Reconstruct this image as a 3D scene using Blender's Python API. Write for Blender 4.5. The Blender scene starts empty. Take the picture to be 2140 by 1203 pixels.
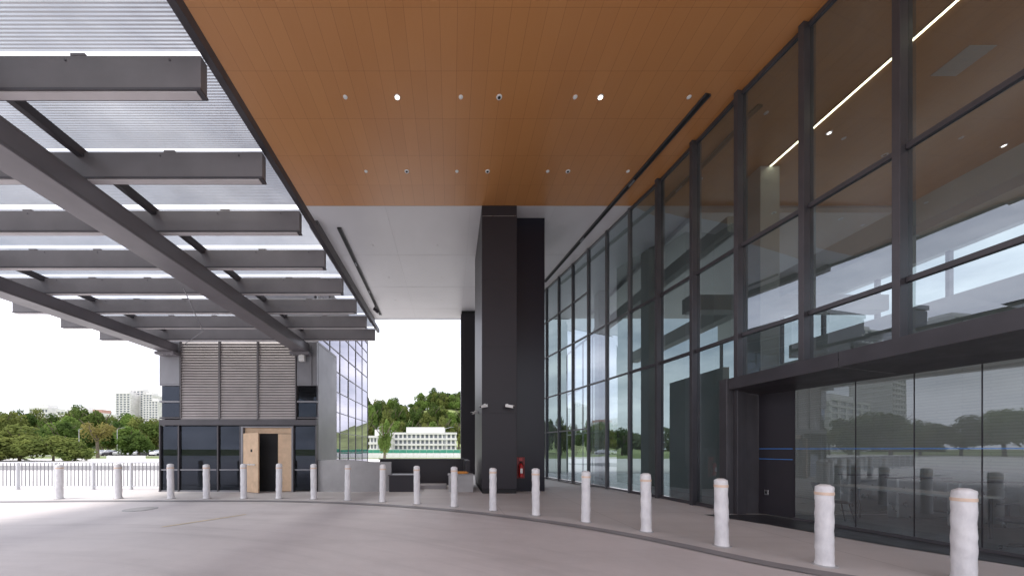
import bpy, math, random
from mathutils import Vector, Matrix, noise
random.seed(7)
scene=bpy.context.scene
COL=scene.collection
R=math.radians
# ------------------------------------------------------------------ materials
def newmat(name):
    m=bpy.data.materials.new(name); m.use_nodes=True
    nt=m.node_tree; nt.nodes.clear()
    out=nt.nodes.new('ShaderNodeOutputMaterial')
    return m,nt,out
def N(nt,t,**kw):
    n=nt.nodes.new(t)
    for k,v in kw.items():
        if k in n.inputs: n.inputs[k].default_value=v
        else: setattr(n,k,v)
    return n
def L(nt,a,b): nt.links.new(a,b)
def math_(nt,op,a,b=None,c=None):
    n=nt.nodes.new('ShaderNodeMath'); n.operation=op
    for i,v in enumerate((a,b,c)):
        if v is None: continue
        if isinstance(v,(int,float)): n.inputs[i].default_value=v
        else: nt.links.new(v,n.inputs[i])
    return n.outputs[0]
def mixc(nt,f,a,b,mode='MIX'):
    n=nt.nodes.new('ShaderNodeMix'); n.data_type='RGBA'; n.blend_type=mode
    for s,v in ((n.inputs[0],f),(n.inputs[6],a),(n.inputs[7],b)):
        if isinstance(v,(int,float)): s.default_value=v
        elif isinstance(v,tuple): s.default_value=(*v,1) if len(v)==3 else v
        else: nt.links.new(v,s)
    return n.outputs[2]
def pos(nt): return nt.nodes.new('ShaderNodeNewGeometry').outputs['Position']
def nse(nt,vec,scale,detail=4,rough=.55,sc=None):
    if sc:
        mp=nt.nodes.new('ShaderNodeMapping'); mp.inputs['Scale'].default_value=sc
        L(nt,vec,mp.inputs[0]); vec=mp.outputs[0]
    n=N(nt,'ShaderNodeTexNoise',Scale=scale,Detail=detail,Roughness=rough); L(nt,vec,n.inputs['Vector'])
    return n.outputs['Fac']
def ramp(nt,f,a,b):
    n=nt.nodes.new('ShaderNodeMapRange'); n.inputs[1].default_value=a; n.inputs[2].default_value=b
    L(nt,f,n.inputs[0]); return n.outputs[0]
def simple(name,col,rough=.6,metal=0,var=.15,scale=3,bump=0,spec=.5,rvar=.1):
    m,nt,out=newmat(name); p=pos(nt)
    f=nse(nt,p,scale)
    dark=tuple(c*(1-var) for c in col); lite=tuple(min(1,c*(1+var)) for c in col)
    c=mixc(nt,ramp(nt,f,.3,.7),dark,lite)
    b=N(nt,'ShaderNodeBsdfPrincipled',Metallic=metal); b.inputs['Specular IOR Level'].default_value=spec
    L(nt,c,b.inputs['Base Color'])
    f2=nse(nt,p,scale*2.3,3)
    L(nt,math_(nt,'MULTIPLY_ADD',f2,rvar*2,rough-rvar),b.inputs['Roughness'])
    if bump:
        bp=N(nt,'ShaderNodeBump',Strength=bump,Distance=.01); L(nt,nse(nt,p,scale*12),bp.inputs['Height']); L(nt,bp.outputs[0],b.inputs['Normal'])
    L(nt,b.outputs[0],out.inputs[0]); return m
def emis(name,col,s):
    m,nt,out=newmat(name); e=N(nt,'ShaderNodeEmission',Strength=s); e.inputs[0].default_value=(*col,1)
    L(nt,e.outputs[0],out.inputs[0]); return m
def glass(name,tint,base,gloss=(.9,.95,1),power=4,rough=0.0,wavy=0,haze=0):
    m,nt,out=newmat(name)
    lw=N(nt,'ShaderNodeLayerWeight',Blend=.5)
    f=math_(nt,'POWER',lw.outputs['Facing'],power)
    f=math_(nt,'MULTIPLY_ADD',f,1-base,base)
    t=N(nt,'ShaderNodeBsdfTransparent'); t.inputs[0].default_value=(*tint,1)
    g=N(nt,'ShaderNodeBsdfGlossy',Roughness=rough); g.inputs[0].default_value=(*gloss,1)
    if wavy:
        bp=N(nt,'ShaderNodeBump',Strength=wavy,Distance=.02); L(nt,nse(nt,pos(nt),1.1,2),bp.inputs['Height']); L(nt,bp.outputs[0],g.inputs['Normal'])
    mx=nt.nodes.new('ShaderNodeMixShader'); L(nt,f,mx.inputs[0]); L(nt,t.outputs[0],mx.inputs[1]); L(nt,g.outputs[0],mx.inputs[2])
    o=mx.outputs[0]
    if haze:
        df=N(nt,'ShaderNodeBsdfDiffuse'); df.inputs[0].default_value=(.5,.52,.54,1)
        m2=nt.nodes.new('ShaderNodeMixShader'); L(nt,math_(nt,'MULTIPLY',ramp(nt,nse(nt,pos(nt),.8,6,.65),.2,.8),haze*2),m2.inputs[0]); L(nt,o,m2.inputs[1]); L(nt,df.outputs[0],m2.inputs[2]); o=m2.outputs[0]
    L(nt,o,out.inputs[0]); return m
def concrete(name,col,stain=.35,joints=None,big=.35,crack=0,arcs=0):
    m,nt,out=newmat(name); p=pos(nt)
    a=ramp(nt,nse(nt,p,big,6,.6),.3,.7)
    b_=ramp(nt,nse(nt,p,2.2,8,.7),.35,.7)
    s=ramp(nt,nse(nt,p,1.0,5,.6,sc=(.25,1.6,1)),.5,.72)
    c=mixc(nt,a,tuple(x*(1-stain*.55) for x in col),tuple(x*1.08 for x in col))
    c=mixc(nt,math_(nt,'MULTIPLY',b_,.35),c,tuple(x*1.15 for x in col))
    c=mixc(nt,math_(nt,'MULTIPLY',s,stain),c,tuple(x*.62 for x in col))
    if arcs: # tyre-worn arcs that follow the turning circle of the driveway
        sp=nt.nodes.new('ShaderNodeSeparateXYZ'); L(nt,p,sp.inputs[0])
        dx=math_(nt,'ADD',sp.outputs[0],7.5); dy=math_(nt,'ADD',sp.outputs[1],6.0)
        r=math_(nt,'SQRT',math_(nt,'ADD',math_(nt,'MULTIPLY',dx,dx),math_(nt,'MULTIPLY',dy,dy)))
        th=math_(nt,'ARCTAN2',dy,dx)
        cb=nt.nodes.new('ShaderNodeCombineXYZ'); L(nt,math_(nt,'MULTIPLY',r,2.2),cb.inputs[0]); L(nt,math_(nt,'MULTIPLY',th,1.6),cb.inputs[1])
        tf=ramp(nt,nse(nt,cb.outputs[0],1.0,6,.65),.50,.72)
        c=mixc(nt,math_(nt,'MULTIPLY',tf,arcs),c,tuple(x*.48 for x in col))
        cb2=nt.nodes.new('ShaderNodeCombineXYZ'); L(nt,math_(nt,'MULTIPLY',r,5.0),cb2.inputs[0]); L(nt,math_(nt,'MULTIPLY',th,3.0),cb2.inputs[1]); cb2.inputs[2].default_value=7
        tf=ramp(nt,nse(nt,cb2.outputs[0],1.0,7,.7),.55,.75)
        c=mixc(nt,math_(nt,'MULTIPLY',tf,arcs*.7),c,tuple(min(.8,x*1.3) for x in col))
        sk=ramp(nt,nse(nt,p,6,8,.8),.58,.8)
        c=mixc(nt,math_(nt,'MULTIPLY',sk,.35),c,tuple(x*.5 for x in col))
    if joints:
        sx=nt.nodes.new('ShaderNodeSeparateXYZ'); L(nt,p,sx.inputs[0])
        for o,sp in ((sx.outputs[0],joints[0]),(sx.outputs[1],joints[1])):
            k=math_(nt,'LESS_THAN',math_(nt,'FRACT',math_(nt,'DIVIDE',math_(nt,'ADD',o,200.3),sp)),.014/sp)
            c=mixc(nt,math_(nt,'MULTIPLY',k,.45),c,tuple(x*.3 for x in col))
    b=N(nt,'ShaderNodeBsdfPrincipled',Roughness=.75); L(nt,c,b.inputs['Base Color'])
    L(nt,math_(nt,'MULTIPLY_ADD',a,.25,.55),b.inputs['Roughness'])
    bp=N(nt,'ShaderNodeBump',Strength=.25,Distance=.01); L(nt,nse(nt,p,14,8,.7),bp.inputs['Height']); L(nt,bp.outputs[0],b.inputs['Normal'])
    L(nt,b.outputs[0],out.inputs[0]); return m
def wood_ceiling():
    m,nt,out=newmat('timber_panels'); p=pos(nt)
    sx=nt.nodes.new('ShaderNodeSeparateXYZ'); L(nt,p,sx.inputs[0])
    PX,PY=.36,1.125
    u=math_(nt,'DIVIDE',math_(nt,'ADD',sx.outputs[0],42.0),PX)
    v=math_(nt,'DIVIDE',math_(nt,'ADD',sx.outputs[1],45-1.05),PY)
    fu=math_(nt,'FRACT',u); fv=math_(nt,'FRACT',v)
    ju=math_(nt,'LESS_THAN',fu,.012/PX); jv=math_(nt,'LESS_THAN',fv,.012/PY)
    cb=nt.nodes.new('ShaderNodeCombineXYZ'); L(nt,math_(nt,'FLOOR',u),cb.inputs[0]); L(nt,math_(nt,'FLOOR',v),cb.inputs[1])
    wn=nt.nodes.new('ShaderNodeTexWhiteNoise'); wn.noise_dimensions='2D'; L(nt,cb.outputs[0],wn.inputs['Vector'])
    g=nse(nt,p,5,6,.6,sc=(9,.5,1))
    g2=nse(nt,p,.5,3)
    base=mixc(nt,wn.outputs['Value'],(.465,.205,.072),(.50,.225,.080))
    base=mixc(nt,math_(nt,'MULTIPLY',ramp(nt,g,.35,.7),.16),base,(.36,.15,.045))
    base=mixc(nt,math_(nt,'MULTIPLY',ramp(nt,g2,.35,.7),.2),base,(.55,.28,.11))
    base=mixc(nt,math_(nt,'ADD',math_(nt,'MULTIPLY',ju,.38),math_(nt,'MULTIPLY',jv,.34)),base,(.16,.05,.015))
    b=N(nt,'ShaderNodeBsdfPrincipled',Roughness=.30); L(nt,base,b.inputs['Base Color'])
    b.inputs['Specular IOR Level'].default_value=.6
    L(nt,b.outputs[0],out.inputs[0]); return m
def frit(name,s0,s1,tint,period=.030):
    m,nt,out=newmat(name); p=pos(nt)
    sx=nt.nodes.new('ShaderNodeSeparateXYZ'); L(nt,p,sx.inputs[0])
    st=math_(nt,'MULTIPLY_ADD',math_(nt,'SINE',math_(nt,'MULTIPLY',sx.outputs[1],6.2832/period)),.5,.5)
    dirt=ramp(nt,nse(nt,p,1.1,7,.7),.35,.75)
    t=N(nt,'ShaderNodeBsdfTransparent'); t.inputs[0].default_value=(*tint,1)
    tr=N(nt,'ShaderNodeBsdfTranslucent'); tr.inputs[0].default_value=(.27,.285,.305,1)
    df=N(nt,'ShaderNodeBsdfDiffuse'); df.inputs[0].default_value=(.42,.42,.44,1)
    m1=nt.nodes.new('ShaderNodeMixShader'); m1.inputs[0].default_value=.5; L(nt,tr.outputs[0],m1.inputs[1]); L(nt,df.outputs[0],m1.inputs[2])
    m2=nt.nodes.new('ShaderNodeMixShader'); L(nt,math_(nt,'ADD',math_(nt,'MULTIPLY_ADD',st,s1,s0),math_(nt,'MULTIPLY',dirt,.12)),m2.inputs[0])
    L(nt,t.outputs[0],m2.inputs[1]); L(nt,m1.outputs[0],m2.inputs[2])
    g=N(nt,'ShaderNodeBsdfGlossy',Roughness=.05); lw=N(nt,'ShaderNodeLayerWeight',Blend=.5)
    m3=nt.nodes.new('ShaderNodeMixShader'); L(nt,math_(nt,'MULTIPLY_ADD',math_(nt,'POWER',lw.outputs['Facing'],4),.5,.04),m3.inputs[0])
    L(nt,m2.outputs[0],m3.inputs[1]); L(nt,g.outputs[0],m3.inputs[2]); L(nt,m3.outputs[0],out.inputs[0]); return m
def leafmat(name,c1,c2,c3):
    m,nt,out=newmat(name); tc=nt.nodes.new('ShaderNodeTexCoord')
    oi=nt.nodes.new('ShaderNodeObjectInfo')
    f=ramp(nt,nse(nt,tc.outputs['Object'],2.2,4),.35,.65)
    c=mixc(nt,f,c1,c2); c=mixc(nt,math_(nt,'MULTIPLY',oi.outputs['Random'],.5),c,c3)
    d=N(nt,'ShaderNodeBsdfDiffuse'); t=N(nt,'ShaderNodeBsdfTranslucent'); L(nt,c,d.inputs[0]); L(nt,c,t.inputs[0])
    mx=nt.nodes.new('ShaderNodeMixShader'); mx.inputs[0].default_value=.45; L(nt,d.outputs[0],mx.inputs[1]); L(nt,t.outputs[0],mx.inputs[2])
    L(nt,mx.outputs[0],out.inputs[0]); return m

M={}
M['wood']=wood_ceiling()
M['soffit']=simple('white_soffit',(.58,.565,.585),.35,.0,.03,.4)
M['drive']=concrete('driveway_concrete',(.58,.54,.54),.24,arcs=.30)
M['pave']=concrete('pavement_concrete',(.53,.50,.49),.18,joints=(2.4,2.4),big=.6)
M['band']=concrete('granite_band',(.25,.24,.25),.3,big=2)
M['jointm']=simple('drain_joint',(.20,.195,.20),.8)
M['tile']=simple('dark_floor_tile',(.035,.035,.04),.35,0,.3,2)
M['lot']=concrete('yard_concrete',(.58,.56,.54),.3,big=.08)
M['grass']=simple('grass',(.15,.19,.06),.9,0,.35,.15)
M['hill']=simple('hill_grass',(.21,.25,.095),.9,0,.5,.12)
M['steel']=simple('charcoal_painted_steel',(.150,.142,.148),.45,.1,.12,1.5)
M['steel2']=simple('grey_painted_steel',(.175,.165,.18),.38,.2,.12,1.2)
M['strip']=simple('pale_underside_strip',(.50,.48,.49),.5,0,.1,2)
M['alum']=simple('dark_bronze_aluminium',(.070,.066,.074),.38,.3,.12,2)
M['alumf']=simple('slim_grey_aluminium',(.12,.12,.13),.4,.3,.12,2)
M['alum2']=simple('grey_aluminium',(.23,.23,.25),.4,.3,.08,1)
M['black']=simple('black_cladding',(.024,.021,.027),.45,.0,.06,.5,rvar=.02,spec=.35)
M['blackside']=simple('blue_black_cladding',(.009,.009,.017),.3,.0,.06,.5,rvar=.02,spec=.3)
M['blackmat']=simple('black_recess',(.012,.012,.013),.7,0,.2,2)
M['fritn']=frit('ribbed_fritted_glass',.46,.44,(.62,.655,.69),.034)
M['fritf']=frit('fine_fritted_glass',.50,.16,(.70,.735,.77))
M['glass']=glass('tinted_clear_glass',(.29,.36,.36),.17,gloss=(.78,.86,.97),power=2.3,wavy=.035,haze=.05)
M['glass2']=glass('entrance_glass',(.56,.62,.62),.13,gloss=(.78,.86,.92),wavy=.01,haze=.09)
M['glassi']=glass('clear_inner_glass',(.80,.84,.84),.06)
M['glassw']=glass('reflective_lilac_glass',(.12,.13,.16),.40,gloss=(.66,.66,.75),power=3,wavy=.04)
M['glassd']=glass('dark_window_glass',(.12,.14,.17),.045,gloss=(.6,.70,.9),power=4,haze=.02)
M['louv']=simple('louvre_blade',(.47,.43,.42),.5,.0,.08,2)
M['conc']=concrete('planter_concrete',(.38,.375,.38),.3,big=1.5)
M['timber']=simple('pale_timber_door',(.62,.44,.29),.5,0,.12,4)
M['white']=simple('white_paint',(.75,.75,.74),.5,0,.06,2)
M['wallin']=simple('interior_wall',(.60,.60,.58),.6,0,.06,1)
M['inbeam']=simple('interior_bulkhead',(.46,.46,.45),.6,0,.06,1)
M['steelb']=simple('stainless_steel',(.55,.55,.56),.3,.8,.08,3)
M['railw']=simple('galvanised_steel',(.62,.63,.65),.5,.1,.08,3)
M['red']=simple('red_paint',(.45,.02,.02),.35,0,.1,4)
M['yellow']=simple('yellow_paint',(.75,.5,.03),.5,0,.1,4)
M['orange']=simple('peach_tape',(.74,.57,.45),.45,0,.12,9)
M['coil']=simple('orange_plastic',(.75,.33,.08),.45,0,.12,9)
M['green']=simple('green_hoarding',(.04,.26,.17),.5,0,.15,1)
M['blue']=simple('blue_tape',(.05,.22,.62),.5,0,.1,5)
M['bark']=simple('bark',(.15,.12,.09),.9,0,.3,3)
M['wall']=simple('white_render',(.68,.67,.65),.7,0,.1,.3)
M['win']=simple('dark_glazing',(.16,.18,.21),.25,0,.3,.5)  # dark glass tone of the far blocks and car windows
M['led']=emis('led_strip',(1,.84,.6),16)
M['lamp']=emis('lit_downlight',(1,.93,.8),14)
M['rubber']=simple('black_rubber',(.015,.015,.015),.7)
M['pink']=simple('terracotta_roof',(.45,.26,.21),.7)
lv=[leafmat('leaves_deep_green',(.055,.10,.032),(.12,.19,.05),(.17,.20,.06)),
    leafmat('leaves_olive_green',(.11,.155,.045),(.22,.26,.075),(.25,.24,.085)),
    leafmat('leaves_bright_green',(.12,.20,.045),(.24,.32,.095),(.17,.25,.06))]
m,nt,out=newmat('plastic_wrap'); p=nt.nodes.new('ShaderNodeTexCoord').outputs['Object']
c=mixc(nt,ramp(nt,nse(nt,p,7,6,.7,sc=(1,1,.5)),.35,.65),(.66,.65,.67),(.80,.79,.80))
b=N(nt,'ShaderNodeBsdfPrincipled',Roughness=.35); L(nt,c,b.inputs['Base Color'])
bp=N(nt,'ShaderNodeBump',Strength=.35,Distance=.01); L(nt,nse(nt,p,13,6,.7,sc=(1,1,1.8)),bp.inputs['Height']); L(nt,bp.outputs[0],b.inputs['Normal'])
L(nt,b.outputs[0],out.inputs[0]); M['wrap']=m
m,nt,out=newmat('coursed_stone'); p=pos(nt)
br=N(nt,'ShaderNodeTexBrick',Scale=1.0)
sx=nt.nodes.new('ShaderNodeSeparateXYZ'); L(nt,p,sx.inputs[0]); cb=nt.nodes.new('ShaderNodeCombineXYZ'); L(nt,sx.outputs[1],cb.inputs[0]); L(nt,sx.outputs[2],cb.inputs[1])
L(nt,cb.outputs[0],br.inputs['Vector'])
br.inputs['Color1'].default_value=(.54,.53,.50,1); br.inputs['Color2'].default_value=(.58,.57,.54,1); br.inputs['Mortar'].default_value=(.44,.43,.41,1)
br.inputs['Brick Width'].default_value=.8; br.inputs['Row Height'].default_value=.07; br.inputs['Mortar Size'].default_value=.006
b=N(nt,'ShaderNodeBsdfPrincipled',Roughness=.6); L(nt,br.outputs[0],b.inputs['Base Color']); L(nt,b.outputs[0],out.inputs[0]); M['stone']=m

# ------------------------------------------------------------------ helpers
def tag(o,label,cat,group=None,kind=None):
    if label: o['label']=label
    if cat: o['category']=cat
    if group: o['group']=group
    if kind: o['kind']=kind
    return o
def wloc(o):
    v=Vector(o.location)
    while o.parent: o=o.parent; v+=Vector(o.location)
    return v
def link(name,me,loc,parent,mats):
    o=bpy.data.objects.new(name,me)
    if mats is not None:
        for mm in (mats if isinstance(mats,(list,tuple)) else [mats]): me.materials.append(mm)
    o.location=Vector(loc)-(wloc(parent) if parent else Vector((0,0,0)))
    if parent: o.parent=parent
    COL.objects.link(o); return o
def empty(name,loc):
    o=bpy.data.objects.new(name,None); o.empty_display_size=.2; o.location=loc; COL.objects.link(o); return o
class MB:
    def __init__(s): s.v=[];s.f=[];s.m=[]
    def quad(s,a,b,c,d,mi=0):
        i=len(s.v); s.v+= [tuple(a),tuple(b),tuple(c),tuple(d)]; s.f.append((i,i+1,i+2,i+3)); s.m.append(mi)
    def box(s,x0,x1,y0,y1,z0,z1,mi=0,mat=None):
        i=len(s.v)
        vs=[(x0,y0,z0),(x1,y0,z0),(x1,y1,z0),(x0,y1,z0),(x0,y0,z1),(x1,y0,z1),(x1,y1,z1),(x0,y1,z1)]
        if mat is not None: vs=[tuple(mat@Vector(v)) for v in vs]
        s.v+=vs
        for f in ((0,3,2,1),(4,5,6,7),(0,1,5,4),(1,2,6,5),(2,3,7,6),(3,0,4,7)):
            s.f.append(tuple(i+k for k in f)); s.m.append(mi)
    def cyl(s,p0,p1,r0,r1,n=12,mi=0,cap=True):
        p0=Vector(p0);p1=Vector(p1);d=(p1-p0).normalized()
        a=d.orthogonal().normalized(); b=d.cross(a); i=len(s.v)
        for p,r in ((p0,r0),(p1,r1)):
            for k in range(n):
                t=2*math.pi*k/n; s.v.append(tuple(p+(a*math.cos(t)+b*math.sin(t))*r))
        for k in range(n):
            s.f.append((i+k,i+(k+1)%n,i+n+(k+1)%n,i+n+k)); s.m.append(mi)
        if cap:
            s.f.append(tuple(i+k for k in range(n))[::-1]); s.m.append(mi)
            s.f.append(tuple(i+n+k for k in range(n))); s.m.append(mi)
    def mesh(s,name,origin=(0,0,0),smooth=False):
        me=bpy.data.meshes.new(name); o=Vector(origin)
        me.from_pydata([tuple(Vector(v)-o) for v in s.v],[],s.f)
        for p,mi in zip(me.polygons,s.m): p.material_index=mi; p.use_smooth=smooth
        me.update(); return me
    def obj(s,name,mats,parent=None,origin=None,smooth=False,bevel=0):
        if origin is None:
            xs=[v[0] for v in s.v];ys=[v[1] for v in s.v];zs=[v[2] for v in s.v]
            origin=((min(xs)+max(xs))/2,(min(ys)+max(ys))/2,min(zs))
        o=link(name,s.mesh(name,origin,smooth),origin,parent,mats)
        if bevel:
            b=o.modifiers.new('bevel','BEVEL'); b.width=bevel; b.segments=2; b.limit_method='ANGLE'
        return o
def box(name,x0,x1,y0,y1,z0,z1,mat,parent=None,bevel=.006):
    b=MB(); b.box(x0,x1,y0,y1,z0,z1); return b.obj(name,mat,parent,bevel=bevel)
def poly(name,pts,z,mat,parent=None):
    me=bpy.data.meshes.new(name); me.from_pydata([(x,y,z) for x,y in pts],[],[tuple(range(len(pts)))]); me.update()
    return link(name,me,(0,0,0),parent,mat)

# ------------------------------------------------------------------ bollard / kerb curve
BOL=[(6.2,4.05),(5.15,4.62),(4.475,5.54),(3.79,6.51),(2.96,7.37),(2.05,8.11),(1.09,8.75),(.08,9.33),(-1.0,9.80),(-2.09,10.18),(-3.25,10.5),(-4.4,10.72),(-5.58,10.85),(-6.73,10.87),(-7.94,10.87),(-9.1,10.87),(-10.8,10.87),(-12.6,10.77)]
ctrl=[(11.5,-1.5),(9.2,1.3),(7.5,3.0)]+BOL[1:]+[(-15.5,10.6),(-20,10.2),(-30,9)]
def catmull(P,n=8):
    out=[]
    for i in range(1,len(P)-2):
        p0,p1,p2,p3=[Vector((*q,0)) for q in P[i-1:i+3]]
        for k in range(n):
            t=k/n; out.append(.5*((2*p1)+(-p0+p2)*t+(2*p0-5*p1+4*p2-p3)*t*t+(-p0+3*p1-3*p2+p3)*t**3))
    return out
cv=catmull(ctrl)
for _ in range(12): cv=[cv[0]]+[(cv[i-1]+cv[i]*2+cv[i+1])/4 for i in range(1,len(cv)-1)]+[cv[-1]]
def off(d):
    r=[]
    for i in range(len(cv)):
        t=(cv[min(i+1,len(cv)-1)]-cv[max(i-1,0)]).normalized()
        n=Vector((t.y,-t.x,0)); r.append(cv[i]-n*d)
    return r
tst=off(1.0); SG=1 if tst[len(cv)//2].y<cv[len(cv)//2].y else -1
def strip(name,d0,d1,z,mat):
    a=off(SG*d0); b=off(SG*d1); mb=MB()
    for i in range(len(a)-1): mb.quad((a[i].x,a[i].y,z),(a[i+1].x,a[i+1].y,z),(b[i+1].x,b[i+1].y,z),(b[i].x,b[i].y,z))
    return mb.obj(name,mat,origin=(0,0,0))
g=poly('ground',[(-2500,-2500),(2500,-2500),(2500,2500),(-2500,2500)],-.06,M['grass']); tag(g,'wide green grass ground reaching the horizon','ground',kind='structure')
g=poly('yard',[(-140,-60),(60,-60),(60,58),(-140,58)],-.03,M['lot']); tag(g,'pale concrete yard around the building','ground',kind='structure')
g=poly('driveway',[(-40,-14),(30,-14),(30,14),(-40,14)],0,M['drive']); tag(g,'stained pale grey concrete driveway','road',kind='structure')
a=off(SG*.38)
g=poly('pavement',[(q.x,q.y) for q in a]+[(-30,14.2),(30,14.2),(30,-1.5)],.004,M['pave']); tag(g,'light grey concrete pavement with joints','pavement',kind='structure')
tag(strip('kerb_band',.38,.66,.009,M['band']),'dark granite paving band along the driveway edge','kerb',kind='structure')
tag(strip('kerb_joint',.665,.68,.0135,M['jointm']),'thin drainage joint beside the granite band','kerb',kind='structure')
g=poly('entrance_floor',[(6.14,8.15),(6.7,7.1),(7.2,5.55),(7.75,4.53),(8.1,3.0),(8.6,1.6),(22,1.6),(22,8.15)],.016,M['tile']); tag(g,'dark stone tile floor at the entrance','floor',kind='structure')
g=poly('lobby_floor',[(7.15,8.25),(6.6,12.2),(6.0,15),(4.9,19.5),(4.5,22),(22,22),(22,8.25)],.012,simple('lobby_floor_stone',(.30,.30,.30),.2,0,.15,1)); tag(g,'polished grey lobby floor','floor',kind='structure')
g=poly('road_line',[(-6.0,6.9),(-5.9,6.88),(-5.0,8.2),(-5.08,8.25)],.0055,simple('faded_yellow_line',(.60,.50,.36),.7,0,.2,8)); tag(g,'faded yellow road marking','road marking',kind='structure')

# ------------------------------------------------------------------ ceiling and soffit
slab=empty('building_overhang',(0,8,10.4)); tag(slab,'deep building overhang with timber ceiling and white soffit','building')
box('timber_ceiling',-5.44,20,-4,12.13,10.4,10.5,M['wood'],slab,0)
box('white_soffit',-5.38,20,12.14,22.6,10.4,10.5,M['soffit'],slab,0)
box('roof_slab',-5.44,20,-4,22.6,10.51,13.5,M['alum2'],slab,0)
box('edge_channel',-5.46,-5.14,12.9,22.6,10.12,10.395,M['alum'],slab)
box('edge_trim',-5.50,-5.445,-4,22.6,10.3,10.7,M['alum'],slab)
box('end_trim',-5.38,8,22.61,22.7,10.38,10.8,M['alum2'],slab)
mb=MB()
for x in (-2.4,.7,3.8): mb.box(x-.003,x+.003,12.2,22.5,10.396,10.4)
for y in (15.2,18.2,21.0): mb.box(-5.1,6,y-.004,y+.004,10.3965,10.4)
mb.obj('soffit_joint',simple('soffit_joint_grey',(.46,.45,.46),.6),slab)  # grey joint lines between the soffit panels
for x,y in ((-3.4,14.5),(-3.2,17.2),(-3.3,19.8),(-.6,14.5),(-.5,17.2),(-.6,19.8)):
    mb=MB(); mb.cyl((x,y,10.385),(x,y,10.3955),.04,.045,16); mb.obj('soffit_fitting',M['soffit'],slab)
def slot(pts,w,name='track_slot'):
    e=empty(name,((pts[0][0]+pts[1][0])/2,(pts[0][1]+pts[1][1])/2,10.4)); tag(e,'long black linear track recessed in the ceiling','ceiling track')
    a=Vector((*pts[0],0));b=Vector((*pts[1],0));d=(b-a);ln=d.length;ang=math.atan2(d.y,d.x)
    mt=Matrix.Translation((a+b)/2)@Matrix.Rotation(ang,4,'Z')
    mb=MB(); mb.box(-ln/2,ln/2,-w/2,w/2,10.36,10.399,0,mt); mb.obj('recess',M['blackmat'],e)
    for sgn in (-1,1):
        mb=MB(); mb.box(-ln/2,ln/2,sgn*w/2-.012,sgn*w/2+.012,10.345,10.399,0,mt@Matrix.Translation((0,sgn*.013,0))); mb.obj('rail',M['alum'],e)
    for q in (.1,-.22):
        mb=MB(); mb.box(ln*q,ln*q+.25,-.02,.02,10.31,10.36,0,mt); mb.obj('connector',M['alum2'],e)
    return e
slot([(6.36,8.29),(4.91,17.6)],.10)
e=slot([(-4.45,13.3),(-4.62,21.9)],.12)
mb=MB(); mb.cyl((-4.6,20.2,10.35),(-4.6,20.2,10.1),.03,.03); mb.cyl((-4.68,20.2,10.08),(-4.45,20.4,9.95),.09,.11,14); mb.obj('spotlight_head',M['black'],e)
def downlight(x,y,kind):
    e=empty('downlight',(x,y,10.4))
    mb=MB(); n=24
    r0,r1={'w':(.0,.048),'l':(.045,.068),'d':(.036,.066)}[kind]
    mb.cyl((x,y,10.385),(x,y,10.3985),r1,r1+.006,n); mb.obj('trim_ring',M['white'],e)
    if kind!='w':
        mb=MB(); mb.cyl((x,y,10.378),(x,y,10.384),r0,r0,n); mb.obj('lens',M['lamp'] if kind=='l' else M['rubber'],e)
    else:
        mb=MB(); mb.cyl((x,y,10.37),(x,y,10.384),.018,.025,n); mb.obj('sensor_cap',M['white'],e)
    lab={'w':'small round white ceiling fitting in the timber panels','l':'lit round recessed downlight in the timber ceiling','d':'white ringed unlit downlight in the timber ceiling'}[kind]
    tag(e,lab,'ceiling light','ceiling lights in the timber panels')
for x,k in ((-2.65,'w'),(-1.35,'l'),(.24,'w'),(1.2,'d'),(3.1,'w'),(3.73,'l'),(5.95,'w')): downlight(x,8.38,k)
for x,k in ((-2.7,'w'),(-1.41,'d'),(.18,'w'),(1.15,'d'),(3.06,'w'),(3.7,'d'),(5.6,'w')): downlight(x,10.62,k)

# ------------------------------------------------------------------ facade
FP=[(7.72,2.9),(7.66,4.25),(7.56,5.6),(7.38,6.95),(7.15,8.27),(7.0,9.6),(6.82,10.95),(6.53,12.25),(6.28,13.5),(6.03,14.7),(5.78,15.9),(5.5,17.1),(5.22,18.3),(4.9,19.5),(4.55,20.7)]
fac=empty('glass_facade',(6.8,10,0)); tag(fac,'tall curved curtain wall of tinted glass with dark mullions','glass facade')
for i,(x,y) in enumerate(FP):
    a=FP[max(i-1,0)];b=FP[min(i+1,len(FP)-1)]
    ang=math.atan2(b[1]-a[1],b[0]-a[0])-math.pi/2
    z0=3.3 if y<8.2 else 0
    mt=Matrix.Translation((x,y,0))@Matrix.Rotation(ang,4,'Z')
    far=i>=7
    mb=MB(); mb.box(-.07 if far else -.15,.10,-.03 if far else -.05,.03 if far else .05,z0,10.395,0,mt); mb.obj('mullion',M['alumf'] if far else M['alum'],fac,bevel=.006)
rg=random.Random(5)
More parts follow.
